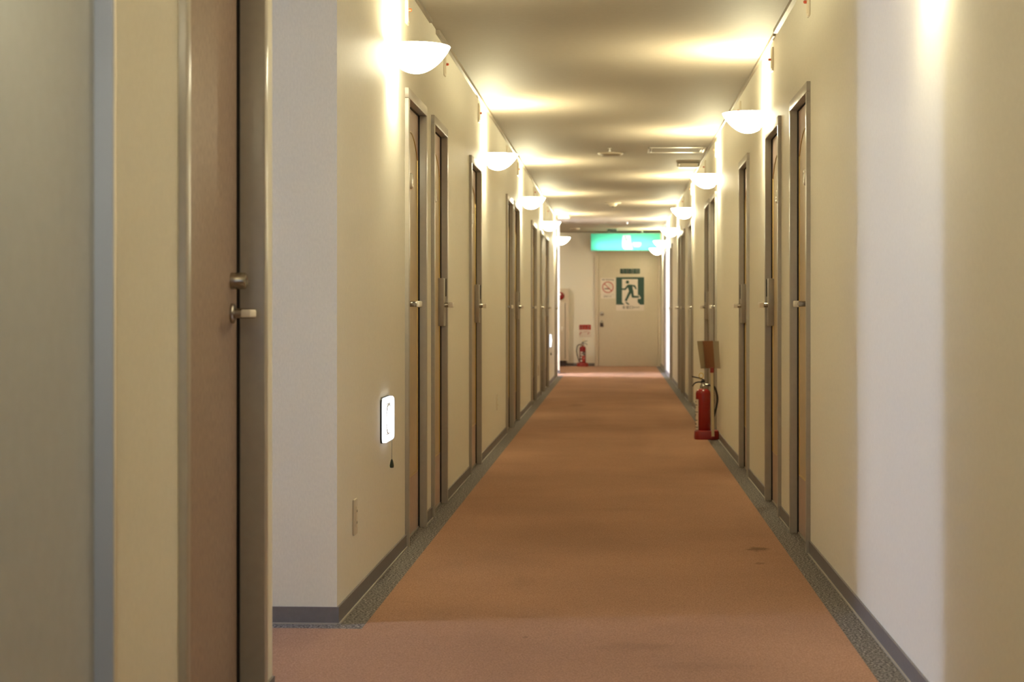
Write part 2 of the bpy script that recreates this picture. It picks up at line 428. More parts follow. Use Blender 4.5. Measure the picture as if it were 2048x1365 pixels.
def make_door(num, side, y0, y1, latch, kind, label):
    W = WL if side < 0 else WR
    rz = 0 if side < 0 else PI
    root = empty('door_%d' % num, (side * W, (y0 + y1) / 2, 0), rz)
    tag(root, label, 'door', kind='structure')
    h = (y1 - y0) / 2; fw = .04; fo = .017
    ld = (1 if latch == 'far' else -1) * (1 if side < 0 else -1)     # latch side in local y
    rec = .071 if kind == 'plain' else .039
    lx = fo - rec                                                   # leaf face
    bm = bmesh.new()
    for s in (-1, 1): box(bm, -.10, fo, s * h, s * (h - fw), 0, ZT - .045, .003)
    box(bm, -.10, fo, -h, h, ZT - .045, ZT, .003)
    for s in (-1, 1): box(bm, lx - .055, lx - .043, s * (h - fw), s * (h - fw - .016), 0, ZT - .045)
    box(bm, lx - .055, lx - .043, -h + fw, h - fw, ZT - .062, ZT - .045)
    obj('door_frame', bm, M['frame'], root)
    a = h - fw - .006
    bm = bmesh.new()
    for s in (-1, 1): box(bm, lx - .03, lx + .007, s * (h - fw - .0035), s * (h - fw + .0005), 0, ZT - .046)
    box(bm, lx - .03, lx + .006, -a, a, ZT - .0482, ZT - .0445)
    obj('door_gasket', bm, M['dark'], root, smooth=False)  # dark strips on jambs and header along the leaf edge
    bm = bmesh.new(); box(bm, lx - .04, lx, -a, a, .008, ZT - .049, .0012, 1)
    obj('door_leaf', bm, M['leafdark' if kind == 'plain' else 'leaf'], root)
    bm = bmesh.new(); box(bm, lx - .036, lx + .004, -a, a, .0, .007)
    obj('door_sill', bm, M['alu'], root)
    if kind == 'arch':
        e = a - .055; zb, zs, rise = .27, 1.715, .105
        R = (e * e + rise * rise) / (2 * rise); t0 = math.asin(e / R)
        arc = [(R * math.sin(t), zs + rise - R + R * math.cos(t)) for t in [t0 - 2 * t0 * k / 20 for k in range(21)]]
        bm = bmesh.new(); prism(bm, [(-e, zb), (e, zb)] + arc, lx, lx + .0012, 'yz')
        obj('door_inlay', bm, M['inlay'], root, smooth=False)
        bm = bmesh.new()
        loop = [(lx + .001, -e, zb), (lx + .001, e, zb)] + [(lx + .001, y, z) for y, z in arc] + [(lx + .001, -e, zb)]
        for p, q in zip(loop, loop[1:]): tube(bm, [p, q], .0045, 8)
        tag(obj('door_moulding', bm, M['gold'], root), 'thin gilt moulding, arched at the top')
        bm = bmesh.new(); lathe(bm, [(0, 0), (.036, 0), (.036, .006), (.030, .012), (.022, .0125), (.021, .010), (0, .010)], (lx + .001, 0, 1.60), 'x', 28)
        tag(obj('number_disc', bm, M['disc'], root), 'small round pale metal disc')
    bs = bmesh.new(); bt = bmesh.new()
    hx, hz = lx, 1.045
    yl = ld * (a - .062)
    if kind == 'plain':
        hz = 1.011; lever(bs, bt, lx, yl, hz, -ld, .060, True, .0095)
        bd = bmesh.new(); lathe(bd, [(0, 0), (.021, 0), (.0205, .034), (.018, .038), (.012, .039), (.011, .036), (0, .036)], (lx, yl, 1.092), 'x', 24)
        obj('deadbolt', bd, M['steel'], root)
    elif latch == 'far':
        bg = bmesh.new(); box(bg, lx, lx + .030, ld * (a - .10), ld * (a + .003), .935, 1.185, .003)
        gd = obj('lock_guard', bg, M['frame'], root)
        bg = bmesh.new(); box(bg, lx + .030, lx + .034, ld * (a - .012), ld * (a + .003), 1.09, 1.183); box(bg, lx + .004, lx + .031, ld * (a + .0035), ld * (a + .0055), 1.09, 1.183)
        obj('guard_slot', bg, M['dark'], gd, smooth=False)
        lever(bs, bt, lx + .030, yl, hz, -ld, .042, False)
    else:
        lever(bs, bt, lx, yl, hz, -ld, .060)
    hd = obj('lever_handle', bs, M['steel'], root)
    tag(obj('lever_tip', bt, M['tip'], hd), 'pale lever end')
    return root
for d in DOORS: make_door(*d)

# ------------------------------------------------------------------ bowl wall lamps
def make_lamp():
    root = empty('wall_lamp', (0, 0, 0))
    cx, R, hh, gap, th = .096, .139, .108, .007, .004
    b = bmesh.new(); seg = 48
    t = [(R * math.sin(k / 16 * PI / 2), -hh * math.cos(k / 16 * PI / 2) ** 1.75) for k in range(17)]
    inner = [(max(r - th, 0), min(z + th, 0)) for r, z in t]
    prof = t + inner[::-1]
    lathe(b, prof, (cx, 0, 0), 'z', seg)
    bmesh.ops.scale(b, vec=(1, 1.12, 1), verts=b.verts)
    bmesh.ops.bisect_plane(b, geom=list(b.verts) + list(b.edges) + list(b.faces), plane_co=(gap, 0, 0), plane_no=(-1, 0, 0), clear_outer=True)
    for co_, no_ in (((.034, 0, 0), (1, 0, 0)), ((0, .05, 0), (0, 1, 0)), ((0, -.05, 0), (0, 1, 0))):
        bmesh.ops.bisect_plane(b, geom=list(b.verts) + list(b.edges) + list(b.faces), plane_co=co_, plane_no=no_)
    notch = [f for f in b.faces if f.calc_center_median().x < .034 and abs(f.calc_center_median().y) < .05]
    bmesh.ops.delete(b, geom=notch, context='FACES')
    tag(obj('lamp_bowl', b, M['glow'], root), 'glowing opal glass half bowl')
    b = bmesh.new(); box(b, 0, .006, .055, .095, -.05, -.008, .002); tube(b, [(.005, .07, -.02), (.034, .07, -.018), (.034, .055, -.016)], .005, 10)
    tube(b, [(.034, .06, -.016), (.034, .026, -.015)], .011, 14)
    obj('wall_bracket', b, M['brass'], root)
    L = bpy.data.lights.new('lamp_bulb', 'POINT'); L.energy = LAMP_W; L.color = WARM; L.shadow_soft_size = .022
    lo = bpy.data.objects.new('lamp_bulb', L); COL.objects.link(lo); lo.parent = root; lo.location = (.034, 0, -.014)
    return root
LAMP_W = 41.0
LZ = 2.083
spots = [(-1, y, t) for y, t in ((7.04, 'white glass bowl lamp on left wall, nearest and largest, above the night light'),
                              (11.95, 'white glass bowl lamp on left wall, second nearest'),
                              (16.6, 'white glass bowl lamp on left wall, third nearest'),
                              (21.2, 'white glass bowl lamp on left wall, fourth nearest'),
                              (25.7, 'white glass bowl lamp on left wall, farthest, by the far passage'),
                              (2.35, 'white glass bowl lamp on left wall above the grey steel door'))]
spots += [(1, y, t) for y, t in ((9.53, 'white glass bowl lamp on right wall, nearest and largest'),
                              (13.86, 'white glass bowl lamp on right wall, second nearest, over the fire extinguisher'),
                              (18.45, 'white glass bowl lamp on right wall, third nearest'),
                              (23.0, 'white glass bowl lamp on right wall, fourth nearest'),
                              (27.15, 'white glass bowl lamp on right wall overlapping the green exit sign'),
                              (30.5, 'white glass bowl lamp on right wall, farthest, right before the beige end door'),
                              (4.5, 'white glass bowl lamp on right wall at the top of the daylight patch'))]
lamp0 = make_lamp()
for i, (s, y, t) in enumerate(spots):
    o = lamp0 if i == 0 else copy_tree(lamp0)
    o.location = (-WL if s < 0 else WR, y, LZ); o.rotation_euler = (0, 0, 0 if s < 0 else PI)
    tag(o, t, 'lamp', 'bowl lamps along the corridor walls')

# ------------------------------------------------------------------ indicator plates above the doors
def make_plate():
    root = empty('indicator_plate', (0, 0, 0))
    b = bmesh.new(); box(b, 0, .010, -.035, .035, -.062, .062, .003); box(b, .010, .012, -.027, .027, -.05, .05, .001)
    obj('plate', b, M['cream'], root)
    b = bmesh.new(); lathe(b, [(0, 0), (.007, 0), (.007, .010), (.004, .014), (0, .014)], (.0115, 0, 0), 'x', 14)
    obj('red_dot', b, M['led'], root)
    return root
pl = [(-1, 7.50, 'cream indicator plate on left wall just right of the nearest bowl lamp'),
      (-1, 9.17, 'cream indicator plate on left wall beneath the tip of the nearest bowl lamp'),
      (-1, 11.46, 'cream indicator plate on left wall beside the second bowl lamp'),
      (-1, 14.42, 'cream indicator plate on left wall above the second bowl lamp tip'),
      (-1, 16.05, 'cream indicator plate on left wall beside the third bowl lamp'),
      (-1, 19.2, 'cream indicator plate on left wall above the third bowl lamp tip'),
      (-1, 22.9, 'cream indicator plate on left wall above the fourth bowl lamp tip'),
      (1, 7.40, 'cream indicator plate on right wall above the nearest door'),
      (1, 9.10, 'cream indicator plate on right wall beside the nearest bowl lamp'),
      (1, 11.43, 'cream indicator plate on right wall above the nearest bowl lamp'),
      (1, 14.2, 'cream indicator plate on right wall beside the second bowl lamp'),
      (1, 15.9, 'cream indicator plate on right wall above the second bowl lamp'),
      (1, 18.8, 'cream indicator plate on right wall beside the third bowl lamp'),
      (1, 20.95, 'cream indicator plate on right wall above the third bowl lamp')]
p0 = make_plate()
for i, (s, y, t) in enumerate(pl):
    o = p0 if i == 0 else copy_tree(p0)
    o.location = (-WL if s < 0 else WR, y, 2.312); o.rotation_euler = (0, 0, 0 if s < 0 else PI)
    tag(o, t, 'indicator', 'indicator plates above the doors')

# ------------------------------------------------------------------ night lights
def make_night():
    root = empty('night_light', (0, 0, 0))
    hy, hz = .125, .088
    def rr(a, c, r, n=6):
        P = []
        for cx, cz, s in ((a - r, c - r, 0), (-a + r, c - r, 1), (-a + r, -c + r, 2), (a - r, -c + r, 3)):
            for k in range(n + 1):
                t = (s + k / n) * PI / 2; P.append((cx + r * math.cos(t), cz + r * math.sin(t)))
        return P
    b = bmesh.new(); prism(b, rr(hy, hz, .022), 0, .007, 'yz'); obj('back_case', b, M['black'], root)
    # shallow white tray: outer lip rising to .032, dished inside
    b = bmesh.new()
    rings = [(hy - .002, hz - .002, .024, .007), (hy - .002, hz - .002, .024, .020), (hy - .007, hz - .007, .022, .025), (hy - .014, hz - .012, .018, .023), (hy - .040, hz - .030, .016, .009)]
    vs = []
    for a, c, r, x in rings: vs.append([b.verts.new((x, p, q)) for p, q in rr(a, c, r)])
    for u, v in zip(vs, vs[1:]):
        n = len(u)
        for k in range(n): b.faces.new((u[k], u[(k + 1) % n], v[(k + 1) % n], v[k]))
    b.faces.new(vs[0][::-1])
    bmesh.ops.recalc_face_normals(b, faces=b.faces)
    obj('lens_rim', b, M['nightrim'], root)
    b = bmesh.new(); prism(b, rr(hy - .036, hz - .027, .016), .0075, .0125, 'yz'); obj('reflector', b, M['white'], root)
    b = bmesh.new(); lathe(b, [(.050, .0), (.049, .004), (.040, .009), (.024, .012), (0, .013)], (.0125, 0, 0), 'x', 32)
    tag(obj('lamp_dome', b, M['nightlamp'], root), 'glowing round dome')
    b = bmesh.new(); lathe(b, [(.059, 0), (.059, .004), (.054, .006), (.054, 0)], (.0124, 0, 0), 'x', 32)
    obj('dome_ring', b, M['alu'], root)
    b = bmesh.new(); tube(b, [(.020, .075, -.085), (.020, .075, -.165)], .0013, 6)
    cd = obj('pull_cord', b, M['cord'], root)
    b = bmesh.new(); lathe(b, [(0, 0), (.0075, .002), (.0085, .010), (.006, .024), (.003, .034), (0, .036)], (.020, .075, -.198), 'z', 14)
    obj('bobble', b, M['bobble'], cd)
    return root
n0 = make_night(); n0.location = (-WL, 6.79, .593)
tag(n0, 'glowing white night light low on left wall with pull cord, nearest the camera', 'night light', 'low wall night lights')
n1 = copy_tree(n0); n1.location = (-WL, 23.75, .60)
tag(n1, 'small glowing night light low on left wall, far down by the last doors', 'night light', 'low wall night lights')

# ------------------------------------------------------------------ outlets
def make_outlet():
    root = empty('wall_outlet', (0, 0, 0))
    b = bmesh.new(); box(b, 0, .008, -.035, .035, -.062, .062, .004); obj('cover_plate', b, M['beige'], root)
    b = bmesh.new(); box(b, .008, .0105, -.013, .013, -.036, .036, .001); s = obj('socket', b, M['cream'], root)
    for z in (-.02, .02):
        for y in (-.006, .006):
            b = bmesh.new(); box(b, .0104, .0110, y - .0012, y + .0012, z - .004, z + .004); obj('slot', b, M['dark'], s, smooth=False)
    return root
o0 = make_outlet()
for i, (y, z, t) in enumerate(((6.0, .305, 'beige wall outlet low on left wall by the near passage corner'),
                              (13.2, .32, 'beige wall outlet low on left wall between the second and third bowl lamps'),
                              (20.3, .315, 'tiny beige wall outlet low on left wall before the far pair of doors'))):
    o = o0 if i == 0 else copy_tree(o0)
    o.location = (-WL, y, z); tag(o, t, 'outlet', 'outlets on the left wall')

# ------------------------------------------------------------------ ceiling fittings
def disc(loc, r, kind, label):
    root = empty('smoke_detector', loc)
    b = bmesh.new()
    lathe(b, [(0, 0), (r, 0), (r, -.006), (r * .92, -.014), (r * .62, -.016), (0, -.016)], (0, 0, 0), 'z', 40); obj('base_plate', b, M['beige'], root)
    if kind == 'dome':
        b = bmesh.new(); lathe(b, [(r * .55, -.016), (r * .5, -.034), (r * .34, -.048), (0, -.05)], (0, 0, 0), 'z', 28); obj('sensor_head', b, M['cream'], root)
        b = bmesh.new(); lathe(b, [(.012, -.05), (.012, -.058), (0, -.06)], (0, 0, 0), 'z', 14); obj('sensor_tip', b, M['ink'], root)
    else:
        b = bmesh.new(); lathe(b, [(r * .85, -.0145), (r * .72, -.026), (0, -.028)], (0, 0, 0), 'z', 36); obj('sensor_head', b, M['trim'], root)
    tag(root, label, 'detector', 'round ceiling detectors'); return root
disc((-.05, 15.74, HC), .115, 'flat', 'flat round ceiling disc in mid corridor, nearest of the three')
disc((-.04, 23.0, HC), .108, 'dome', 'round ceiling detector with a dome, farther down the corridor')
disc((-.71, 30.3, HC), .09, 'flat', 'small round ceiling disc at the far end left of the exit sign')

def cbox(loc, w, label, endmat, bodymat):
    root = empty('ceiling_box', loc)
    b = bmesh.new(); box(b, -w / 2 - .012, w / 2 + .012, -.07, .07, -.012, 0, .003); obj('mounting_plate', b, endmat, root)
    b = bmesh.new()
    prof = [(-w / 2 + .012, -.012), (w / 2 - .012, -.012), (w / 2, -.05), (-w / 2, -.05)]
    prism(b, prof, -.05, .05, 'xz'); obj('body', b, bodymat, root, smooth=False)
    b = bmesh.new(); box(b, -w / 2 + .01, w / 2 - .01, -.052, -.05, -.046, -.04); obj('front_lip', b, M['trim'], root, smooth=False)
    for s in (-1, 1):
        b = bmesh.new(); box(b, s * w / 2, s * (w / 2 + .012), -.04, .04, -.04, -.012, .002); obj('end_cap', b, endmat, root)
    tag(root, label, 'ceiling fixture', 'small boxes on the ceiling'); return root
cbox((.69, 16.8, HC), .185, 'small beige box under the ceiling by the right wall near the hatch', M['trim'], M['cream'])
cbox((-.77, 25.9, HC), .165, 'small beige box under the ceiling by the left wall at the far passage', M['trim'], M['beige'])
cbox((-.07, 30.4, HC), .17, 'dark ceiling box with pale green ends above the exit sign', M['palegreen'], M['signgreen'])
def sprinkler(loc, label):
    root = empty('sprinkler', loc)
    b = bmesh.new(); lathe(b, [(0, 0), (.018, 0), (.018, -.004), (.008, -.006), (.007, -.02), (0, -.02)], (0, 0, 0), 'z', 18); obj('rose', b, M['alu'], root)
    b = bmesh.new(); lathe(b, [(0, -.02), (.011, -.022), (.012, -.03), (0, -.034)], (0, 0, 0), 'z', 14); obj('head', b, M['white'], root)
    tag(root, label, 'sprinkler', 'small ceiling sprinkler heads')
sprinkler((-.055, 15.25, HC), 'tiny pale ceiling knob just before the nearest round disc')
sprinkler((.185, 28.1, HC), 'tiny bright ceiling knob at the far end before the exit sign')
root = empty('ceiling_hatch', (.53, 15.45, HC)); tag(root, 'square ceiling access hatch with aluminium edge by the right wall', 'hatch')
b = bmesh.new()
for s in (-1, 1):
    box(b, s * .235, s * .250, -.25, .25, -.006, 0, .001); box(b, -.25, .25, s * .235, s * .250, -.006, 0, .001)
    box(b, s * .215, s * .222, -.222, .222, -.005, 0, .001); box(b, -.222, .222, s * .215, s * .222, -.005, 0, .001)
obj('hatch_frame', b, M['alu'], root)
b = bmesh.new(); box(b, -.214, .214, -.214, .214, -.003, 0); obj('hatch_panel', b, M['ceiling'], root, smooth=False)
root = empty('ceiling_light', (-1.85, 29.9, HC)); tag(root, 'round warm ceiling light in the alcove left of the end door', 'lamp')  # unseen light, added to brighten the alcove and end wall
b = bmesh.new(); lathe(b, [(0, 0), (.16, 0), (.16, -.03), (.15, -.035), (.15, -.02), (0, -.02)], (0, 0, 0), 'z', 36); obj('light_rim', b, M['white'], root)
b = bmesh.new(); lathe(b, [(.148, -.021), (.13, -.04), (0, -.05)], (0, 0, 0), 'z', 36); obj('light_diffuser', b, M['downlight'], root)

for i, (x, y, mt, t) in enumerate(((-4.7, 4.93, 'globe1', 'cool white globe lamp on the ceiling of the near side passage'),
                              (-3.4, 27.4, 'globe2', 'cool white globe lamp on the ceiling of the far side passage'))):
    root = empty('globe_lamp', (x, y, HC)); tag(root, t, 'lamp')  # unseen globe, added to supply the passage's cool light
    b = bmesh.new(); lathe(b, [(0, 0), (.07, 0), (.07, -.02), (.04, -.035), (0, -.035)], (0, 0, 0), 'z', 24); obj('ceiling_rose', b, M['white'], root)
    b = bmesh.new(); lathe(b, [(0, -.03), (.05, -.038)] + [(.13 * math.sin(PI * k / 14), -.16 + .13 * math.cos(PI * k / 14)) for k in range(2, 14)] + [(0, -.29)], (0, 0, 0), 'z', 28); obj('globe', b, M[mt], root)

# ------------------------------------------------------------------ end door and everything on it
root = empty('door_22', (.22, YE, 0)); tag(root, 'wide beige fire door closing the far end of the corridor', 'door', kind='structure')
b = bmesh.new(); box(b, -.535, .535, -.025, -.001, .006, 2.10, .002); obj('door_leaf', b, M['enddoor'], root)
b = bmesh.new(); box(b, -.600, -.538, -.04, 0, 0, 2.15, .003); box(b, .538, .582, -.04, 0, 0, 2.15, .003); box(b, -.60, .582, -.04, 0, 2.103, 2.15, .003)
obj('door_frame', b, M['cabinet'], root)
kx = -.263 - .22
b = bmesh.new(); lathe(b, [(0, 0), (.032, 0), (.032, .006), (.014, .010), (.013, .034), (.026, .040), (.027, .058), (.018, .066), (0, .068)], (kx + .012, -.025, .952), '-y', 24)
obj('door_knob', b, M['steel'], root)
b = bmesh.new(); box(b, kx - .028, kx + .032, -.05, -.025, .715, .785, .004)
lk = tag(obj('lock_box', b, M['ink'], root), 'dark lock box')
b = bmesh.new(); tube(b, spline([(kx - .014, -.038, .785), (kx - .013, -.038, .812), (kx + .002, -.038, .825), (kx + .017, -.038, .812), (kx + .018, -.038, .785)]), .005, 8); obj('shackle', b, M['steel'], lk)

dg = None
def text(name, s, size, loc, mat, parent, width=None, bold=0.0, depth=.0006):
    cu = bpy.data.curves.new('t', 'FONT'); cu.body = s; cu.size = size; cu.extrude = depth
    cu.align_x = 'CENTER'; cu.align_y = 'CENTER'
    t = bpy.data.objects.new('t', cu); COL.objects.link(t)
    bpy.context.view_layer.update()
    me = bpy.data.meshes.new_from_object(t.evaluated_get(bpy.context.evaluated_depsgraph_get()))
    bpy.data.objects.remove(t); bpy.data.curves.remove(cu)
    me.name = name
    xs = [v.co.x for v in me.vertices]; ys = [v.co.y for v in me.vertices]
    w = max(xs) - min(xs); cx = (max(xs) + min(xs)) / 2; cy = (max(ys) + min(ys)) / 2
    k = (width / w) if width else 1.0
    me.transform(Matrix.Rotation(PI / 2, 4, 'X') @ Matrix.Diagonal((k, 1, 1, 1)) @ Matrix.Translation((-cx, -cy, 0)))
    if bold:
        b = bmesh.new()
        for dx, dz in ((-1, 0), (1, 0), (0, .7), (0, -.7)):
            m2 = me.copy(); m2.transform(Matrix.Translation((dx * bold, 0, dz * bold))); b.from_mesh(m2); bpy.data.meshes.remove(m2)
        b.to_mesh(me); b.free()
    me.materials.clear(); me.materials.append(mat)
    o = bpy.data.objects.new(name, me); COL.objects.link(o); o.location = loc; o.parent = parent; return o

YD = YE - .0255     # face of the end door
# plate reading emergency stairs
root = empty('stairs_sign', (.252, YD, 1.715)); tag(root, 'narrow dark green plate with white characters at the top of the end door', 'sign')
b = bmesh.new(); box(b, -.178, .178, -.004, 0, -.045, .045, .001); obj('plate', b, M['signgreen'], root)
for k, ch in enumerate('非常階段'):
    text('lettering', ch, .068, (-.125 + k * .0835, -.0045, 0), M['paper'], root, .058, .0007)

# running man poster
U = lambda u: (1195 + u / 13.65 - 1232) * .009055 - .2535
V = lambda v: (620 - 530 - v / 13.65) * .009030 + 1.02 - 1.31
root = empty('exit_poster', (.2535, YD, 1.31)); tag(root, 'green and white running man poster on the end door reading EXIT', 'sign')
b = bmesh.new(); box(b, U(508), U(1266), -.002, 0, V(1250), V(338)); obj('poster_sheet', b, M['paper'], root, smooth=False)
def poly(bm, pts, d): prism(bm, [(U(u), V(v)) for u, v in pts], -d, -.0019, 'xz')
b = bmesh.new()
poly(b, [(508, 340), (1266, 340), (1266, 395), (508, 395)], .0028)
poly(b, [(508, 395), (670, 395), (670, 1025), (740, 1090), (508, 1090)], .0028)
poly(b, [(1095, 395), (1266, 395), (1266, 1090), (1160, 1090), (1090, 1025), (1090, 930), (1172, 930), (1172, 890), (1130, 832), (1095, 832)], .0028)
obj('green_doorway', b, M['signgreen'], root, smooth=False)
def stroke(bm, pts, ws, d):
    pts = [Vector((U(u), V(v))) for u, v in pts]; ws = [w * .009055 / 13.65 / 2 for w in ws]
    for (p, q), (w0, w1) in zip(zip(pts, pts[1:]), zip(ws, ws[1:])):
        t = (q - p).normalized(); n = Vector((-t.y, t.x))
        P = [p + n * w0, p - n * w0, q - n * w1, q + n * w1]
        prism(bm, [(x.x, x.y) for x in P], -d, -.0019, 'xz')
    for p, w in zip(pts[1:-1], ws[1:-1]):
        prism(bm, [(p.x + w * math.cos(k * PI / 6), p.y + w * math.sin(k * PI / 6)) for k in range(12)], -d - .0001, -.0019, 'xz')
b = bmesh.new()
poly(b, [(815 + 46 * math.cos(k * PI / 12), 475 + 46 * math.sin(k * PI / 12)) for k in range(24)], .0031)
poly(b, [(808, 560), (840, 540), (925, 542), (950, 600), (980, 745), (860, 745), (835, 650)], .0031)
stroke(b, [(830, 570), (755, 668), (668, 668)], [50, 50, 46], .0033)
stroke(b, [(900, 565), (1005, 580), (1052, 665)], [48, 48, 38], .0033)
stroke(b, [(895, 725), (765, 990)], [78, 58], .0035)
stroke(b, [(940, 720), (958, 872), (1132, 878)], [74, 62, 46], .0037)
poly(b, [(745, 1018), (805, 1022), (880, 1090), (825, 1090)], .0031)
obj('running_figure', b, M['signgreen'], root, smooth=False)
for k, ch in enumerate('非常口'): text('lettering', ch, .062, (U(718 + k * 100), -.0026, V(1165)), M['ink'], root, .052, .0008)
text('lettering', 'EXIT', .04, (U(1065), -.0026, V(1163)), M['ink'], root, .112, .0003)

# no smoking sticker
U2 = lambda u: (1195 + u / 13.65 - 1232) * .009055 + .151
V2 = lambda v: (620 - 530 - v / 13.65) * .009030 + 1.02 - 1.405
root = empty('no_smoking_sticker', (-.151, YD, 1.405)); tag(root, 'no smoking sticker with red crossed circle, left on the end door', 'sign')
b = bmesh.new(); box(b, U2(90), U2(492), -.0015, 0, V2(925), V2(365)); obj('sticker_sheet', b, M['paper'], root, smooth=False)
s2 = .009055 / 13.65; cx, cz = U2(285), V2(615)
b = bmesh.new(); n = 40; ro, ri = 155 * s2, 131 * s2
for k in range(n):
    t, q = 2 * PI * k / n, 2 * PI * (k + 1) / n
    prism(b, [(cx + r * math.cos(x), cz + r * math.sin(x)) for r, x in ((ro, t), (ro, q), (ri, q), (ri, t))], -.0028, -.0014, 'xz')
c, w = math.cos(PI / 4), 11 * s2
P = [(-ri, -w), (ri, -w), (ri, w), (-ri, w)]
prism(b, [(cx + c * (x + y), cz + c * (-x + y)) for x, y in P], -.0026, -.0014, 'xz')
obj('red_ring', b, M['redink'], root, smooth=False)
b = bmesh.new(); box(b, U2(190), U2(345), -.0022, -.0014, V2(668), V2(642)); obj('cigarette', b, M['ink'], root, smooth=False)
b = bmesh.new()
tube(b, spline([(U2(345), -.0018, V2(600)), (U2(318), -.0018, V2(560)), (U2(340), -.0018, V2(525)), (U2(300), -.0018, V2(510))]), .004, 6)
tube(b, spline([(U2(370), -.0018, V2(625)), (U2(375), -.0018, V2(580)), (U2(350), -.0018, V2(545))]), .004, 6)
obj('smoke_wisp', b, M['smoke'], root)
text('lettering', 'No Smoking', .036, (U2(285), -.0020, V2(412)), M['ink'], root, .205, .0010)
text('lettering', 'このフロアは', .030, (U2(292), -.0020, V2(815)), M['smoke'], root, .20)
text('lettering', '禁煙です', .032, (U2(275), -.0020, V2(866)), M['ink'], root, .14)

# lit exit sign over the door: translucent front with a lamp tube low inside
root = empty('exit_sign', (.17, 31.36, 2.23)); tag(root, 'long green lit exit sign hung over the end door', 'sign')
hw, hd, hz = .622, .07, .155
b = bmesh.new()
box(b, -hw, hw, hd - .008, hd, -hz, hz); box(b, -hw, hw, -hd, hd, hz - .008, hz); box(b, -hw, hw, -hd, hd, -hz, -hz + .008)
box(b, -hw, -hw + .008, -hd, hd, -hz, hz); box(b, hw - .008, hw, -hd, hd, -hz, hz)
for x in (-.3, .3): box(b, x - .012, x + .012, -.012, .012, hz, HC - 2.23)
obj('sign_case', b, M['palegreen'], root, smooth=False)
b = bmesh.new(); box(b, -hw + .004, hw - .004, -hd - .004, -hd, -hz + .004, hz - .004, .0018); gf = obj('green_face', b, M['greenface'], root)
b = bmesh.new(); tube(b, [(-hw + .07, .035, -.075), (hw - .07, .035, -.075)], .012, 10); obj('lamp_tube', b, M['tube'], root)
E = lambda px: (px - 1232) * .00897 - .17
Z = lambda py: (620 - py) * .00893 + 1.02 - 2.23
DW = [(E(1245), Z(472)), (E(1246), Z(470.8)), (E(1260), Z(470.8)), (E(1261), Z(472)), (E(1261.2), Z(484)), (E(1263), Z(489)), (E(1265.5), Z(499.6)), (E(1249), Z(499.6)), (E(1244.8), Z(495)), (E(1244.2), Z(486))]
PW = [(E(1265.2), Z(486.5)), (E(1266), Z(485.3)), (E(1281.5), Z(485.3)), (E(1282), Z(489)), (E(1280), Z(493)), (E(1276), Z(494.4)), (E(1268), Z(494)), (E(1266.5), Z(491))]
def punch(o, outlines, d0, d1):
    """cut outlines right through a panel"""
    for pts in outlines:
        b = bmesh.new(); prism(b, pts, d0, d1, 'xz')
        me = bpy.data.meshes.new('cut'); b.to_mesh(me); b.free(); c = bpy.data.objects.new('cut', me); COL.objects.link(c); c.location = o.parent.location
        bpy.context.view_layer.update()
        m = o.modifiers.new('cut', 'BOOLEAN'); m.operation = 'DIFFERENCE'; m.object = c; m.solver = 'EXACT'
        bpy.context.view_layer.update()
        new = bpy.data.meshes.new_from_object(o.evaluated_get(bpy.context.evaluated_depsgraph_get()))
        o.modifiers.clear(); o.data = new; bpy.data.objects.remove(c)
punch(gf, [DW, PW], -hd - .03, -hd + .03)
b = bmesh.new(); prism(b, DW, -hd - .0035, -hd - .0005, 'xz'); obj('white_doorway', b, M['whiteface'], root, smooth=False)
b = bmesh.new(); prism(b, PW, -hd - .0035, -hd - .0005, 'xz'); obj('white_panel', b, M['whiteface'], root, smooth=False)
b = bmesh.new(); r = .012
prism(b, [(E(1250.6) + r * math.cos(k * PI / 6), Z(474.6) + r * math.sin(k * PI / 6)) for k in range(12)], -hd - .0062, -hd - .0053, 'xz')
prism(b, [(E(1249.8), Z(477.5)), (E(1254.2), Z(477.3)), (E(1253), Z(479.3)), (E(1254.6), Z(483.6)), (E(1253.2), Z(483.8)), (E(1251.2), Z(479.6))], -hd - .0062, -hd - .0053, 'xz')
obj('running_figure', b, M['greenfig'], root, smooth=False)

# wall sign above the far extinguisher
root = empty('extinguisher_sign', (-.557, YE, .638)); tag(root, 'small red and white sign above the far fire extinguisher', 'sign')
b = bmesh.new(); box(b, -.104, .104, -.004, 0, -.111, .111, .001); obj('plate', b, M['paper'], root)
b = bmesh.new(); box(b, -.104, .104, -.0052, -.004, .024, .111); obj('red_band', b, M['redink'], root, smooth=False)
for k, ch in enumerate('消火器'): text('lettering', ch, .056, (-.062 + .062 * k, -.0058, .067), M['paper'], root, .050, .0006)
b = bmesh.new()
tube(b, [(-.095, -.0048, -.072), (-.085, -.0048, -.035), (-.06, -.0048, -.025)], .007, 6); tube(b, [(-.03, -.0048, -.018), (.05, -.0048, -.008)], .004, 6)
tube(b, [(.05, -.0048, -.06), (.06, -.0048, -.035), (.08, -.0048, -.025)], .007, 6)
obj('red_drawing', b, M['redink'], root)

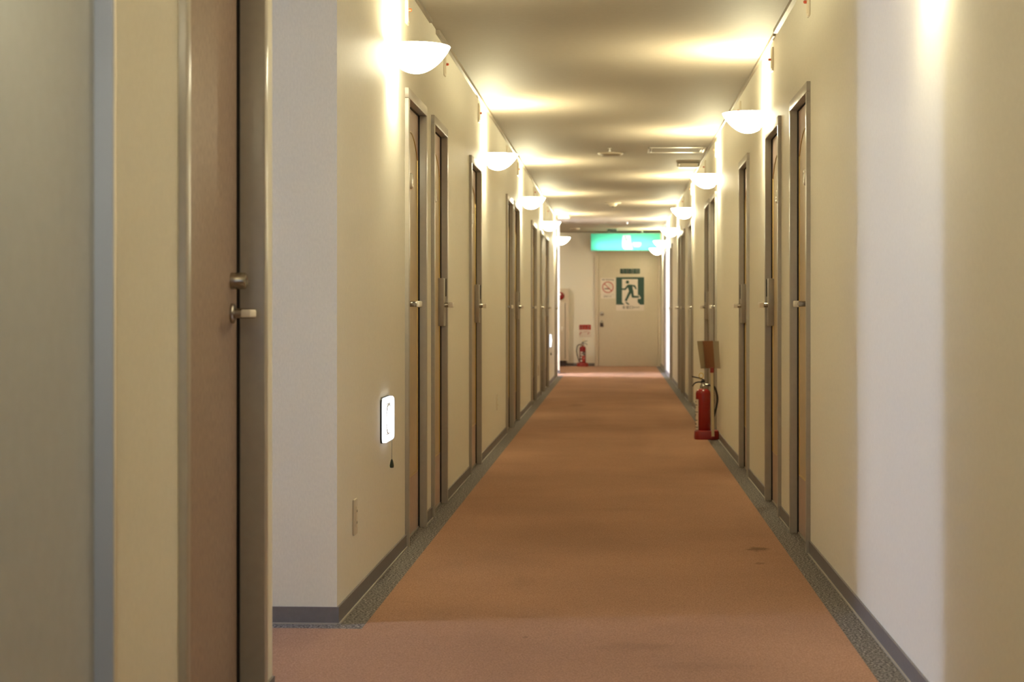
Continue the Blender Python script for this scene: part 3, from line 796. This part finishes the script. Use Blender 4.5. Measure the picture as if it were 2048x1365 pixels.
# hydrant cabinet
root = empty('hydrant_cabinet', (-1.30, YE, 0)); tag(root, 'tall beige hydrant cabinet with red alarm lamp at the far end left', 'cabinet')
b = bmesh.new(); box(b, -.45, .453, -.14, -.001, .104, 1.404, .005); obj('body', b, M['cabinet'], root)
b = bmesh.new(); box(b, -.43, .43, -.147, -.14, 1.165, 1.385, .003); obj('alarm_panel', b, M['cabinet'], root)
b = bmesh.new(); box(b, -.43, .382, -.150, -.14, .13, 1.145, .003); dr = obj('door', b, M['cabinet'], root)
b = bmesh.new(); box(b, .383, .392, -.1405, -.139, .13, 1.145); obj('door_gap', b, M['dark'], root, smooth=False)
b = bmesh.new(); box(b, .31, .345, -.158, -.15, .62, .72, .003); obj('handle', b, M['alu'], dr)
b = bmesh.new(); box(b, -.40, .40, -.11, -.001, .004, .104); obj('plinth', b, M['ink'], root, smooth=False)  # near-black colour stands in for the shadow below the cabinet
b = bmesh.new(); lathe(b, [(0, 0), (.072, 0), (.071, .012), (.062, .03), (.04, .045), (0, .05)], (.303, -.147, 1.268), '-y', 32); al = obj('alarm_lamp', b, M['red'], root)
b = bmesh.new(); box(b, .275, .315, -.199, -.19, 1.285, 1.315, .002); tag(obj('lamp_label', b, M['paper'], al), 'white patch on the red lamp')  # white patch stands in for a reflection on the lamp dome

# ------------------------------------------------------------------ fire extinguishers
def extinguisher(name_loc, body_r, zb, zs, mirror, label, face_rot):
    """body from zb to shoulder zs; levers point to -x (mirror=1) or +x"""
    root = empty('fire_extinguisher', name_loc)
    s = mirror; r = body_r
    b = bmesh.new()
    prof = [(0, zb), (r * .93, zb), (r, zb + .012), (r, zs - .035), (r * .97, zs - .02), (r * .82, zs - .006), (r * .5, zs + .004), (r * .36, zs + .006), (0, zs + .006)]
    lathe(b, prof, (0, 0, 0), 'z', 40); obj('cylinder', b, M['red'], root)
    k = r / .059
    b = bmesh.new(); lathe(b, [(0, zs), (.024 * k, zs), (.026 * k, zs + .01), (.026 * k, zs + .03), (.018 * k, zs + .036), (.017 * k, zs + .052), (0, zs + .052)], (0, 0, 0), 'z', 24)
    tube(b, [(0, 0, zs + .034), (s * .04 * k, 0, zs + .036)], .008 * k, 12)
    obj('valve', b, M['steel'], root)
    z1 = zs + .052
    b = bmesh.new(); box(b, -.016 * k, .014 * k, -.011 * k, .011 * k, z1 - .006, z1 + .02 * k, .003)
    tube(b, spline([(-s * -.010 * k, 0, z1 + .020 * k), (-s * .03 * k, 0, z1 + .036 * k), (-s * .088 * k, 0, z1 + .048 * k)]), .0048 * k, 8)
    obj('upper_lever', b, M['black'], root)
    b = bmesh.new(); tube(b, spline([(0, 0, z1 + .004), (-s * .045 * k, 0, z1 + .004 * k), (-s * .07 * k, 0, z1 - .008 * k), (-s * .084 * k, 0, z1 - .03 * k)]), .0052 * k, 8); obj('carry_lever', b, M['black'], root)
    b = bmesh.new(); ring = [(-s * .016 * k + .017 * k * math.cos(t), -.008, z1 + .056 * k + .02 * k * math.sin(t)) for t in [2 * PI * q / 20 for q in range(21)]]
    tube(b, ring, .003 * k, 6); obj('safety_pin', b, M['yellow'], root)
    b = bmesh.new()
    tube(b, spline([(s * .036 * k, 0, zs + .036), (s * (r + .028 * k), 0, zs + .018), (s * (r + .052 * k), 0, zs - .06), (s * (r + .046 * k), 0, zs - .13), (s * (r + .028 * k), 0, zs - .2), (s * (r + .016 * k), 0, zs - .235)]), .0085 * k, 10)
    hs = obj('hose', b, M['black'], root)
    b = bmesh.new(); tube(b, [(s * (r + .013 * k), 0, zs - .225), (s * (r + .010 * k), 0, zs - .28)], [.010 * k, .006 * k], 10); obj('nozzle', b, M['black'], hs)
    # label wrapped on the cylinder, with small dark rows
    def wrap(a0, a1, z0, z1_, off):
        q = bmesh.new(); nn = 14
        lo = []; hi = []
        for i in range(nn + 1):
            t = a0 + (a1 - a0) * i / nn
            lo.append(q.verts.new(((r + off) * math.cos(t), (r + off) * math.sin(t), z0))); hi.append(q.verts.new(((r + off) * math.cos(t), (r + off) * math.sin(t), z1_)))
        for i in range(nn): q.faces.new((lo[i], lo[i + 1], hi[i + 1], hi[i]))
        return q
    return root, wrap
root, wrap = extinguisher((.686, 13.86, .0), .059, .022, .393, 1, '', 0)
tag(root, 'large red fire extinguisher on the floor by the right wall', 'fire extinguisher')
a0 = -PI / 2 - .75
b = wrap(a0 - 1.3, a0 + .02, .075, .315, .0008); lb = obj('label_sheet', b, M['paper'], root); tag(lb, 'white label wrapped on its left side')
for k, (z, hh, w) in enumerate(((.295, .010, .5), (.27, .006, .8), (.25, .012, .4), (.215, .006, .9), (.19, .016, .45), (.15, .007, .8), (.12, .012, .6), (.095, .006, .9))):
    q = wrap(a0 - 1.1 + (k % 3) * .12, a0 - 1.1 + w + .15, z - hh / 2, z + hh / 2, .0014); obj('label_row', q, M['ink'], lb)

# the stand: moulded base, leaning pole and folded sign board
root = empty('extinguisher_stand', (.704, 13.83, 0)); tag(root, 'red extinguisher stand with cream pole and folded brown sign', 'stand')
b = bmesh.new()
P = []
for cx_, cy_, s in ((.06, .055, 0), (-.045, .055, 1), (-.045, -.045, 2), (.06, -.045, 3)):
    for k in range(7):
        t = (s + k / 6) * PI / 2; P.append((cx_ + .045 * math.cos(t), cy_ + .050 * math.sin(t)))
def ringz(z, off): return [(x * off, y * off, z) for x, y in P]
q = bmesh.new(); R_ = []
for z, off in ((.004, .98), (.012, 1.0), (.058, .965), (.070, .93), (.072, .86)):
    R_.append([q.verts.new(v) for v in ringz(z, off)])
R_.append([q.verts.new((-.018 + .064 * math.cos(2 * PI * k / 28 + PI / 8), .03 + .064 * math.sin(2 * PI * k / 28 + PI / 8), .071)) for k in range(28)])
R_.append([q.verts.new((-.018 + .063 * math.cos(2 * PI * k / 28 + PI / 8), .03 + .063 * math.sin(2 * PI * k / 28 + PI / 8), .022)) for k in range(28)])
for u, v in zip(R_, R_[1:]):
    for k in range(28): q.faces.new((u[k], u[(k + 1) % 28], v[(k + 1) % 28], v[k]))
q.faces.new(R_[0][::-1]); q.faces.new(R_[-1])
bmesh.ops.recalc_face_normals(q, faces=q.faces); merge(b, q)
obj('stand_base', b, M['redbase'], root)
b = bmesh.new()
q = bmesh.new(); A = Vector((.066, -.088, .018)); B = Vector((.040, -.50, .60)); w = .011
A = Vector((.052, -.105, .02)); B = Vector((.032, -.30, .56))
vs = []
for p in (A, B): vs.append([q.verts.new(p + Vector((dx, dy, 0))) for dx, dy in ((-w, -.003), (w, -.003), (w, .003), (-w, .003))])
for k in range(4): q.faces.new((vs[0][k], vs[0][(k + 1) % 4], vs[1][(k + 1) % 4], vs[1][k]))
q.faces.new(vs[0]); q.faces.new(vs[1]); bmesh.ops.recalc_face_normals(q, faces=q.faces); merge(b, q)
obj('sign_pole', b, M['pole'], root)
b = bmesh.new(); box(b, .018, .046, -.318, -.288, .535, .575, .003); obj('pole_clip', b, M['redbase'], root)
b = bmesh.new(); box(b, .038, .066, -.112, -.085, .012, .034, .003); obj('pole_foot', b, M['redbase'], root)
def panel(bm, tl, tr, br, bl, t=.004):
    q = bmesh.new(); f = [q.verts.new(p) for p in (tl, tr, br, bl)]; k = [q.verts.new((p[0], p[1] + t, p[2])) for p in (tl, tr, br, bl)]
    q.faces.new(f); q.faces.new(k)
    for i in range(4): q.faces.new((f[i], f[(i + 1) % 4], k[(i + 1) % 4], k[i]))
    bmesh.ops.recalc_face_normals(q, faces=q.faces); merge(bm, q)
zt, zb_ = .781, .570; X = lambda x: x - .704
yc, yw = -.315, -.40
C = [(X(.6655), yc, zt), (X(.743), yc, zt), (X(.758), yc + .01, zb_), (X(.687), yc + .01, zb_)]
Wl = (X(.618), yw, zt); Wlb = (X(.647), yw + .01, zb_); Wr = (X(.783), yw, zt); Wrb = (X(.797), yw + .01, zb_)
b = bmesh.new(); panel(b, *C); sg = tag(obj('sign_board', b, M['brown'], root, smooth=False), 'brown middle panel')
b = bmesh.new(); panel(b, Wl, C[0], C[3], Wlb); tag(obj('sign_wing', b, M['signbeige'], sg, smooth=False), 'beige side panel')
b = bmesh.new(); panel(b, C[1], Wr, Wrb, C[2]); tag(obj('sign_wing', b, M['signbeige'], sg, smooth=False), 'beige side panel')

root, wrap = extinguisher((-.598, 31.42, .0), .057, .02, .362, -1, '', 0)
tag(root, 'small distant fire extinguisher on the floor left of the end door', 'fire extinguisher')
b = wrap(-PI / 2 - .9, -PI / 2 + .95, .085, .27, .0008); lb = obj('label_sheet', b, M['ink'], root); tag(lb, 'dark label with pale patches')
for k, (z, hh, a1, a2) in enumerate(((.255, .022, -.75, .05), (.215, .03, -.7, -.25), (.21, .03, -.15, .2), (.165, .03, -.7, -.25), (.105, .034, -.7, -.2), (.20, .012, .4, .7), (.15, .012, .4, .7), (.24, .01, .4, .85))):
    obj('label_patch', wrap(-PI / 2 + a1, -PI / 2 + a2, z - hh / 2, z + hh / 2, .0016), M['paper'], lb)
b = wrap(-PI / 2 - .15, -PI / 2 + .9, .09, .195, .0012); obj('label_red', b, M['redink'], lb)
root = empty('extinguisher_stand', (-.598, 31.42, 0)); tag(root, 'round red base ring under the distant fire extinguisher', 'stand')
b = bmesh.new(); lathe(b, [(.06, .004), (.107, .004), (.106, .03), (.095, .062), (.085, .07), (.0625, .07), (.0625, .019), (0, .019), (0, .004)], (0, 0, 0), 'z', 40); obj('base_ring', b, M['redbase'], root)

# ------------------------------------------------------------------ world, camera, view
w = bpy.data.worlds.new('World'); S.world = w; w.use_nodes = True
w.node_tree.nodes['Background'].inputs[0].default_value = (.02, .018, .015, 1); w.node_tree.nodes['Background'].inputs[1].default_value = .3
cam = bpy.data.cameras.new('Camera'); co = bpy.data.objects.new('Camera', cam); COL.objects.link(co)
F = 3500.0
cam.sensor_width = 36; cam.lens = F / 2048 * 36
co.location = (0, 0, 1.02); co.rotation_euler = (PI / 2, 0, math.atan(208 / F))
cam.shift_y = -62.5 / 2048
cam.clip_start = .05; cam.clip_end = 100
cam.dof.use_dof = True; cam.dof.focus_distance = 7.2; cam.dof.aperture_fstop = 5.6
S.camera = co
S.view_settings.view_transform = 'Standard'; S.view_settings.look = 'None'
S.view_settings.gamma = 1; S.view_settings.use_curve_mapping = False
S.view_settings.exposure = 0.66
S.cycles.max_bounces = 14; S.cycles.diffuse_bounces = 8
